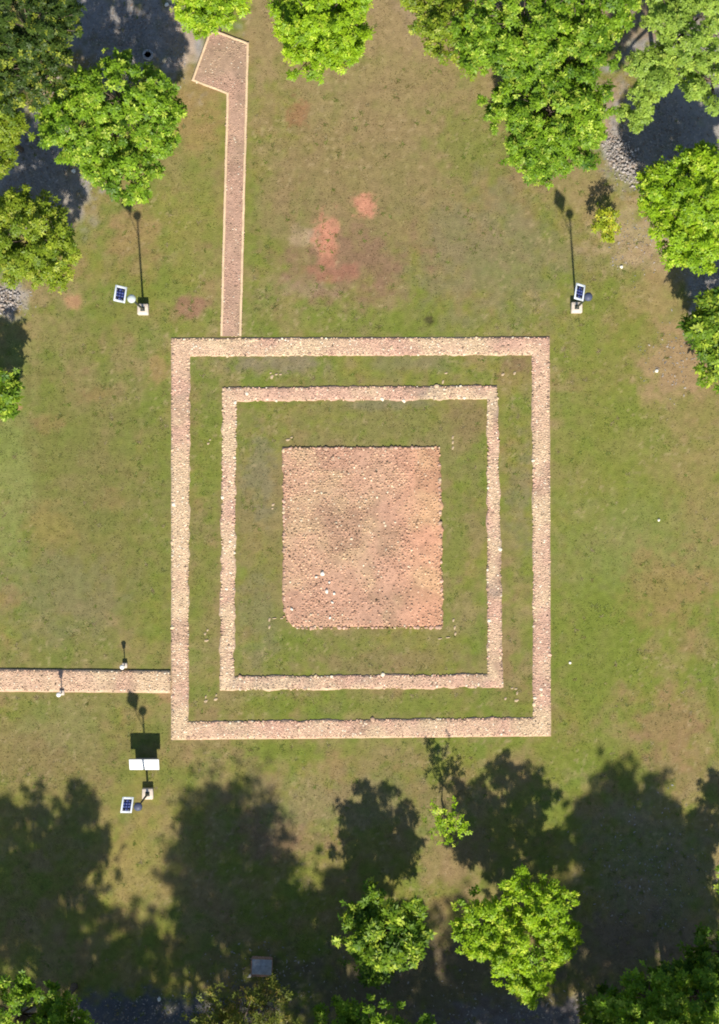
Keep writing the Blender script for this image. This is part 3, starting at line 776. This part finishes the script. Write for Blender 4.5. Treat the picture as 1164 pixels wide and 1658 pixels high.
NF = {'puff': 1.35, 'mid': 1.5, 'big': 1.5, 'dark': 1.6}
def tree(name, label, cat, kind, lobes, base=None, spray=.8, seed=1, dens=1.0, group=None, thick=.75, trunk_r=None, crown_part='crown'):
    """lobes: (px, py, radius px, height of lobe centre in m) as seen from above"""
    rng = np.random.default_rng(seed)
    dark, light, tip, tshare, LL, WR, K, WPM, SUB = KIND[kind]
    dark, light, tip = [np.array(q_) * 1.15 for q_ in (dark, light, tip)]
    Lb = []
    for (px, py, r, z) in lobes:
        c = P(px, py, z); Lb.append((c, r / PPM * (CAMZ - z) / CAMZ))
    cen = np.average([c for c, r in Lb], axis=0, weights=[r for c, r in Lb])
    gp = np.array([cen[0], cen[1], 0.0]) if base is None else P(*base)
    root = empty(name, tuple(gp))
    subs = []
    for c, R in Lb:
        s0 = min(SUB, R * .5) if R > .5 else R * .5
        n = max(7, int(NF.get(kind, 1.7) * (R / s0) ** 2))
        i = np.arange(n) + .5
        cz = 1 - 1.45 * i / n; ph = i * 2.399963 + rng.uniform(0, 6)
        sr = np.sqrt(np.clip(1 - cz ** 2, 0, 1))
        d = np.stack([sr * np.cos(ph), sr * np.sin(ph), cz * thick], 1)
        rad = R * rng.uniform(.66, 1.02, n)[:, None] * (1 + .12 * np.sin(ph * 1.0 + rng.uniform(0, 6)) + .10 * np.sin(3 * ph))[:, None]
        rad -= s0 * .5
        q = c + d * rad + rng.normal(0, s0 * .3, (n, 3))
        size = s0 * rng.uniform(.55, 1.2, n)
        for a, b in zip(q, size): subs.append((a, b))
        m = int(n * spray)                                          # loose sprays standing out of the crown
        ph = rng.uniform(0, 6.28, m); cz = rng.uniform(-.25, .95, m); sr = np.sqrt(1 - cz ** 2)
        q = c + np.stack([sr * np.cos(ph), sr * np.sin(ph), cz * thick], 1) * (R * rng.uniform(.9, 1.0 + .2 * spray, m))[:, None]
        q[:, 2] += np.clip(cz, 0, 1) * R * .22 * rng.random(m) * spray
        for a, b in zip(q, s0 * rng.uniform(.22, .5, m)): subs.append((a, b))
    S = np.array([a for a, b in subs]); SZ = np.array([b for a, b in subs])
    S[:, 2] = np.maximum(S[:, 2], SZ * .6 + .15)
    # whorls of leaves on the sub-clumps
    area = SZ ** 2 * math.pi
    nw = rng.poisson(area * WPM * 1.15 * dens)
    k = np.repeat(np.arange(len(S)), nw); n = len(k)
    d = rng.normal(0, 1, (n, 3)); d /= np.linalg.norm(d, axis=1, keepdims=True); d[:, 2] = np.where(d[:, 2] < -.25, -d[:, 2], d[:, 2])
    rr = SZ[k] * rng.uniform(.45, 1.08, n)
    p = S[k] + d * rr[:, None] * np.array([1.05, 1.05, .72])
    ax = d * .55 + np.array([0.02, -.12, .60]) + rng.normal(0, .21, (n, 3)); ax /= np.linalg.norm(ax, axis=1, keepdims=True)
    u = np.cross(ax, rng.normal(0, 1, (n, 3))); u /= np.linalg.norm(u, axis=1, keepdims=True); v = np.cross(ax, u)
    clump_t = rng.uniform(0, 1, len(S))
    t = np.clip(.45 * clump_t[k] + .55 * rng.random(n) + .18 * (fbm(p[:, 0] / 1.2, p[:, 1] / 1.2, seed, 3) - .5), 0, 1)
    wc = dark + (light - dark) * t[:, None]
    tp = rng.random(n) < tshare * (.3 + 1.4 * clump_t[k]); wc[tp] = tip * rng.uniform(.75, 1.1, (tp.sum(), 1))
    an = np.arange(K)[None] * 2 * math.pi / K + rng.uniform(0, 6.28, (n, 1)) + rng.normal(0, .3, (n, K))
    el = rng.uniform(.0, .5, (n, K))
    ld = (np.cos(an)[..., None] * u[:, None] + np.sin(an)[..., None] * v[:, None]) * np.cos(el)[..., None] + ax[:, None] * np.sin(el)[..., None]
    L = LL * rng.uniform(.6, 1.2, (n, K))[..., None] * rng.uniform(.8, 1.2, (n, 1, 1))
    sd = np.cross(ld, ax[:, None]); sd /= (np.linalg.norm(sd, axis=2, keepdims=True) + 1e-6)
    p0 = p[:, None] + ld * L * .06
    mid = p[:, None] + ld * L * .52 + ax[:, None] * L * .05
    tipp = p[:, None] + ld * L - np.array([0, 0, 1.0]) * L * .18
    A = mid + sd * L * WR * .5; B = mid - sd * L * WR * .5
    V = np.stack([p0, A, tipp, B], 2).reshape(-1, 3)
    V[:, 2] = np.maximum(V[:, 2], .06)
    nl = n * K
    Fq = np.arange(nl * 4).reshape(-1, 4)
    C = np.repeat((wc[:, None] * rng.normal(1, .12, (n, K, 1)).clip(.6, 1.5)).reshape(-1, 3), 4, 0)
    link(crown_part, mesh_np('crown', V - gp, Fq, C), M['leaf'], root)
    # trunk and limbs
    Rm = max(r for c, r in Lb); zmin = min(c[2] for c, r in Lb)
    tr = trunk_r or (.05 + .035 * Rm * 1.2)
    fork = np.array([gp[0] * .6 + cen[0] * .4, gp[1] * .6 + cen[1] * .4, max(.25, zmin - Rm * thick * .75)])
    mb = MB(); m1 = gp + (fork - gp) * .5 + np.array([rng.normal(0, .04), rng.normal(0, .04), 0])
    mb.tube([gp - np.array([0, 0, .1]) - gp, gp + (fork - gp) * .08 - gp, m1 - gp, fork - gp], [tr * 1.6, tr * 1.15, tr * .95, tr * .8], 9)
    mb.build('trunk', M['bark'], root, smooth=True)
    mb = MB()
    for c, R in Lb:
        hub = c + np.array([0, 0, -R * thick * .35]) + rng.normal(0, .1, 3)
        hub[2] = max(hub[2], fork[2] + .05)
        mb.tube([fork - gp, (fork + hub) / 2 + rng.normal(0, .08, 3) - gp, hub - gp], [tr * .72, tr * .55, tr * .42], 6, cap=False)
        near_ = [a for a, b in subs if np.linalg.norm(a - c) < R * 1.1]
        for a in near_[::2]:
            mm = (hub + a) / 2 + rng.normal(0, .1 * R * .3, 3)
            mb.tube([hub - gp, mm - gp, a - gp], [tr * .3, tr * .2, .012], 4, cap=False)
    mb.build('limbs', M['bark'], root, smooth=True)
    return tag(root, label, cat, group)

TG = 'trees around the lawn'
# upper left
tree('tree', 'dark dense tree filling the top left corner', 'tree', 'dark', [(45, 40, 75, 7), (-10, 110, 70, 6.5), (60, 110, 55, 5.8), (90, 20, 40, 6.2)], seed=101, group=TG)
tree('tree', 'large bright leaved tree left of the narrow gravel path', 'tree', 'mid', [(195, 160, 72, 5.2), (125, 205, 58, 4.8), (255, 190, 52, 4.6), (205, 270, 55, 4.2), (150, 250, 40, 4.4), (110, 160, 40, 4.6)], seed=102, group=TG, dens=.95)
tree('tree', 'yellowish tree on left edge below the dark corner tree', 'tree', 'olive', [(15, 195, 45, 4.4), (0, 245, 30, 4.0)], seed=103, group=TG)
tree('tree', 'round dull green tree at the left edge above a lamp', 'tree', 'olive', [(50, 385, 68, 4.4), (85, 420, 44, 3.8), (10, 415, 50, 3.8), (20, 345, 45, 4.4)], seed=104, group=TG)
tree('shrub', 'small dark shrub at left edge below the dull green tree', 'shrub', 'big', [(6, 632, 34, 2.9), (14, 655, 18, 2.1)], seed=105, group=TG)
tree('tree', 'bright green tree at top edge above the path end', 'tree', 'lime', [(335, 5, 50, 4.6), (320, 30, 28, 4.0), (380, -5, 30, 4.4)], seed=106, group=TG)
tree('tree', 'dense lime green tree at top middle of the lawn', 'tree', 'lime', [(520, 40, 66, 4.8), (505, 80, 48, 4.2), (560, 70, 42, 4.0), (470, 30, 34, 4.4), (560, -10, 50, 4.8)], seed=107, group=TG, dens=1.1)
# upper right
tree('tree', 'wide mid green tree with dark gaps, top right of centre', 'tree', 'mid', [(850, 40, 90, 6.2), (930, 70, 72, 6.0), (790, 60, 60, 5.6), (970, 10, 60, 6.4), (880, 110, 55, 5.4)], seed=108, group=TG, dens=1.05)
tree('tree', 'loose grey green tree at top edge left of the wide tree', 'tree', 'olive', [(715, 40, 48, 5.0), (750, 80, 38, 4.4), (695, 5, 40, 5.0)], seed=109, group=TG, dens=.7)
tree('tree', 'tree in front of the wide tree, crown pointing down to the lawn', 'tree', 'mid', [(890, 185, 82, 4.8), (870, 245, 52, 4.2), (930, 220, 48, 4.2), (825, 170, 42, 4.4), (945, 160, 45, 4.6)], seed=110, group=TG, dens=1.1)
tree('tree', 'pale green tree with rounded puffs in the top right corner', 'tree', 'puff', [(1110, 50, 70, 6.6), (1060, 110, 48, 5.8), (1150, 130, 55, 6.0), (1080, 10, 50, 6.4), (1030, 195, 26, 4.4), (1045, 150, 28, 5.0)], seed=111, group=TG)
tree('tree', 'bright lime tree at right edge near the yellowish bush', 'tree', 'lime', [(1110, 320, 72, 4.5), (1150, 290, 55, 4.6), (1120, 385, 58, 4.0), (1070, 320, 42, 4.0), (1160, 380, 50, 4.2)], seed=112, group=TG)
tree('tree', 'dark green tree at right edge level with outer wall top', 'tree', 'big', [(1150, 545, 46, 2.8), (1165, 590, 34, 2.5), (1160, 505, 34, 2.9)], seed=113, group=TG)
tree('bush', 'small yellowish bush beside the right street lamp', 'bush', 'yellow', [(978, 360, 25, 1.4), (992, 372, 15, 1.15), (980, 385, 14, 1.0)], seed=114, dens=.5)
tree('sapling', 'slender bright sapling just below the outer wall', 'tree', 'lime', [(722, 1322, 27, 2.9), (744, 1338, 18, 2.6), (708, 1340, 20, 2.5), (728, 1352, 16, 2.3)], seed=115, dens=.15, trunk_r=.05)
# lower part
tree('tree', 'round big leaved tree in the lower middle', 'tree', 'big', [(618, 1505, 62, 4.0), (655, 1520, 38, 3.6), (590, 1475, 34, 4.2), (600, 1550, 38, 3.4)], seed=116, group=TG, dens=1.0, spray=1.3)
tree('tree', 'bright lime tree right of the round big leaved tree', 'tree', 'lime', [(835, 1540, 58, 4.4), (790, 1490, 42, 4.6), (880, 1470, 42, 4.8), (850, 1585, 36, 3.8), (770, 1515, 30, 4.0), (840, 1440, 26, 5.0), (905, 1520, 30, 4.0)], seed=117, group=TG, dens=.9, spray=2.0)
tree('tree', 'shaded dark tree in the bottom left corner', 'tree', 'mid', [(30, 1650, 70, 7.2), (95, 1645, 44, 6.8), (101, 1692, 34, 9.8), (135, 1690, 40, 8.0)], seed=118, group=TG, dens=.75, spray=1.6)
tree('tree', 'thin brownish tree at the bottom edge below the plinth', 'tree', 'sparse', [(375, 1700, 88, 9.2), (425, 1625, 42, 7.4), (360, 1640, 34, 7.8), (330, 1720, 60, 9.6)], seed=119, group=TG, dens=.9, spray=1.8)
tree('tree', 'shaded tree at the bottom edge below the big leaved tree', 'tree', 'mid', [(600, 1675, 60, 5.0), (545, 1660, 40, 4.6), (660, 1690, 45, 4.8)], seed=120, group=TG)
tree('tree', 'broad shaded tree filling the bottom right corner', 'tree', 'mid', [(1080, 1725, 92, 9.2), (1010, 1668, 56, 7.6), (1130, 1620, 48, 7.0), (1050, 1622, 48, 7.2), (1058, 1740, 62, 10), (1092, 1762, 32, 12.3)], seed=121, group=TG, dens=.75, spray=1.6)
tree('tree', 'tree at right edge just above the broad corner tree', 'tree', 'mid', [(1292, 1650, 58, 7.2), (1188, 1420, 32, 3.6), (1230, 1480, 36, 4.6)], seed=122, group=TG)
tree('bush', 'pale dry bush at the bottom edge left of the corner tree', 'bush', 'sparse', [(945, 1640, 22, 1.0)], seed=123, dens=.6)
# the row of trees below the frame that shades the lower lawn
ROW = [(60, 1490, 80, 8), (185, 1560, 62, 7.6), (310, 1515, 60, 7.8), (405, 1470, 70, 8.2), (500, 1545, 75, 8.4), (640, 1580, 80, 8), (765, 1600, 70, 7.8), (930, 1500, 72, 8.2), (1060, 1540, 85, 8.6), (1165, 1570, 66, 8),
       (120, 1400, 62, 9.2), (30, 1430, 70, 9), (400, 1390, 62, 9.4), (450, 1420, 60, 9.2), (350, 1440, 60, 9.2), (550, 1440, 64, 9.4), (860, 1440, 50, 9), (1000, 1440, 66, 9.6), (1075, 1465, 56, 9.4), (260, 1600, 60, 8), (890, 1610, 60, 8.2), (730, 1660, 60, 8), (130, 1560, 66, 8),
       (40, 1650, 85, 8), (200, 1680, 90, 8.4), (360, 1660, 90, 8.6), (520, 1690, 85, 8.2), (690, 1700, 90, 8.4), (860, 1690, 85, 8), (1010, 1680, 90, 8.8), (1160, 1660, 90, 8.4)]
for i, (sx, sy, r, z) in enumerate(ROW):          # spots on the lawn that each crown shades
    gx_, gy_ = sx + 2.07 * z, sy + 30 * z
    q = CAMZ / (CAMZ - z); px, py = CX + (gx_ - CX) * q, CY + (gy_ - CY) * q
    tree('tree', 'mid green tree of the row below the bottom edge', 'tree', 'mid', [(px, py, r * .78, z), (px + r * .55, py + 25, r * .5, z - 1), (px - r * .55, py + 10, r * .5, z - .8)], seed=140 + i, group='row of trees below the bottom edge', dens=.5, spray=1.8, thick=1.0)

TALL = [(20, 1855, 82, 15.6), (120, 1870, 70, 15.4), (370, 1860, 78, 15.8), (465, 1880, 80, 14), (560, 1920, 80, 13), (800, 1930, 85, 13), (985, 1865, 80, 14), (1050, 1885, 80, 15.8), (1150, 1900, 60, 13.5), (240, 1950, 75, 13), (680, 1960, 75, 13)]  # unseen trees added south of the row, raised to shade the bottom crowns
for i, (gx_, gy_, r, z) in enumerate(TALL):
    q = CAMZ / (CAMZ - z); px, py = CX + (gx_ - CX) * q, CY + (gy_ - CY) * q
    tree('tree', 'unseen tall tree added behind the row to shade the bottom crowns', 'tree', 'mid', [(px, py, r * q * .8, z), (px + r * .6, py + 20, r * .6, z - 1.6), (px - r * .6, py + 10, r * .6, z - 1.2), (px, py + 20, r * .8, z - 3)], seed=190 + i, group='unseen tall trees added for shade below the bottom edge', dens=.6, spray=1.5, thick=1.0)
tree('tree', 'dark leafy tree in shade at the right edge, lower corner', 'tree', 'big', [(1112, 1600, 56, 4.6), (1165, 1545, 48, 4.8), (1060, 1632, 46, 4.2), (985, 1645, 40, 3.8), (1150, 1640, 50, 4.4)], seed=230, group=TG, spray=1.5)

# ------------------------------------------------------------------ grass blades and fallen leaves
def blades(n=120000):
    rng = np.random.default_rng(501)
    px = rng.uniform(-40, 1204, n); py = rng.uniform(-40, 1698, n)
    k = ~((px > 274) & (px < 895) & (py > 543) & (py < 1200)) | (((px > 310) & (px < 859) & (py > 580) & (py < 1158)) & ~((px > 352) & (px < 818) & (py > 620) & (py < 1120))) | (((px > 386) & (px < 786) & (py > 653) & (py < 1088)) & ~((px > 452) & (px < 722) & (py > 718) & (py < 1024)))
    k &= ~((px < 280) & (py > 1078) & (py < 1126)) & ~((px > 352) & (px < 408) & (py > 60) & (py < 548)) & ~((px > 300) & (px < 408) & (py > 44) & (py < 158))
    k &= fbm(px / 40, py / 40, 505, 3) > rng.uniform(.2, .62, n)
    px, py = px[k], py[k]; n = len(px)
    x = (px - CX) / PPM; y = (CY - py) / PPM
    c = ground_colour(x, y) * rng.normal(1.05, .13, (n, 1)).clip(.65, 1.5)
    c[:, 1] *= rng.normal(1.04, .05, n)
    a = rng.uniform(0, 6.28, n); L = rng.uniform(.05, .13, n); hgt = rng.uniform(.02, .06, n); w = rng.uniform(.012, .03, n)
    z = ground_z(x, y)
    d = np.stack([np.cos(a), np.sin(a)], 1); s = np.stack([-d[:, 1], d[:, 0]], 1)
    V = np.zeros((n, 3, 3))
    V[:, 0, 0] = x + s[:, 0] * w; V[:, 0, 1] = y + s[:, 1] * w; V[:, 0, 2] = z
    V[:, 1, 0] = x - s[:, 0] * w; V[:, 1, 1] = y - s[:, 1] * w; V[:, 1, 2] = z
    V[:, 2, 0] = x + d[:, 0] * L; V[:, 2, 1] = y + d[:, 1] * L; V[:, 2, 2] = z + hgt
    V = V.reshape(-1, 3); c = np.repeat(c, 3, 0)
    # rougher tufts and weeds standing out of the mown sward
    m = 1500; kx = rng.integers(0, n, m * 2); kx = kx[fbm(px[kx] / 60, py[kx] / 60, 571, 3) > rng.uniform(.3, .65, m * 2)][:m]; m = len(kx); B = 12
    tx = x[kx][:, None] + rng.normal(0, .05, (m, B)); ty = y[kx][:, None] + rng.normal(0, .05, (m, B)); tz = ground_z(tx.ravel(), ty.ravel()).reshape(m, B)
    a = rng.uniform(0, 6.28, (m, B)); sc = rng.uniform(.6, 1.5, (m, 1)); L = rng.uniform(.06, .16, (m, B)) * sc; h = rng.uniform(.025, .06, (m, B)) * sc; w = .018
    T = np.stack([np.stack([tx - np.sin(a) * w, ty + np.cos(a) * w, tz], 2), np.stack([tx + np.sin(a) * w, ty - np.cos(a) * w, tz], 2), np.stack([tx + np.cos(a) * L, ty + np.sin(a) * L, tz + h], 2)], 2)
    pal = np.array([(.150, .185, .035), (.155, .165, .045), (.23, .20, .07), (.27, .22, .11), (.175, .21, .04)])
    tc = np.repeat((pal[rng.integers(0, 5, m)][:, None] * rng.normal(1, .15, (m, B, 1)).clip(.5, 1.5)).reshape(-1, 3), 3, 0)
    V = np.concatenate([V, T.reshape(-1, 3)]); c = np.concatenate([c, tc])
    o = link('grass', mesh_np('grass', V, np.arange(len(V)).reshape(-1, 3), c), M['blade'])
    tag(o, 'short olive grass blades covering the lawn', 'grass', kind='stuff')
blades()

def fallen():
    rng = np.random.default_rng(601)
    spots = [(205, 55, 90, 70, 2300), (55, 275, 70, 70, 1700), (10, 485, 28, 24, 300), (1070, 215, 60, 66, 1900), (1008, 245, 24, 36, 700), (1148, 460, 30, 40, 500), (300, 60, 25, 60, 500), (85, 140, 20, 60, 300),
             (250, 1640, 150, 30, 300), (860, 1645, 170, 30, 300), (1050, 1420, 110, 110, 300), (620, 1590, 200, 50, 120), (1100, 580, 60, 60, 120), (1030, 390, 50, 50, 140), (420, 1580, 80, 50, 200)]
    X, Y = [], []
    for cx, cy, rx, ry, n in spots:
        X.append(rng.normal(cx, rx * .55, n)); Y.append(rng.normal(cy, ry * .55, n))
    px, py = np.concatenate(X), np.concatenate(Y)
    k = ~((px > 300) & (px < 408) & (py > 44) & (py < 548)); px, py = px[k], py[k]
    n = len(px); x = (px - CX) / PPM; y = (CY - py) / PPM; z = ground_z(x, y) + .012
    a = rng.uniform(0, 6.28, n); L = rng.uniform(.03, .095, n); w = L * rng.uniform(.3, .5, n)
    d = np.stack([np.cos(a), np.sin(a)], 1); s = np.stack([-d[:, 1], d[:, 0]], 1)
    V = np.zeros((n, 4, 3))
    for i, (u, v, h) in enumerate(((-1, 0, 0), (0, 1, .02), (1, 0, .03), (0, -1, .015))):
        V[:, i, 0] = x + d[:, 0] * L * u + s[:, 0] * w * v; V[:, i, 1] = y + d[:, 1] * L * u + s[:, 1] * w * v; V[:, i, 2] = z + h * rng.uniform(.3, 1.4, n)
    pal = np.array([(.34, .29, .24), (.38, .34, .30), (.27, .20, .15), (.25, .24, .23), (.40, .35, .30)])
    c = pal[rng.integers(0, 5, n)] * rng.uniform(.6, 1.1, (n, 1))
    o = link('fallen_leaves', mesh_np('fallen_leaves', V.reshape(-1, 3), np.arange(n * 4).reshape(-1, 4), np.repeat(c, 4, 0)), M['litter'])
    tag(o, 'grey brown fallen leaves under the trees', 'leaves', kind='stuff')
fallen()
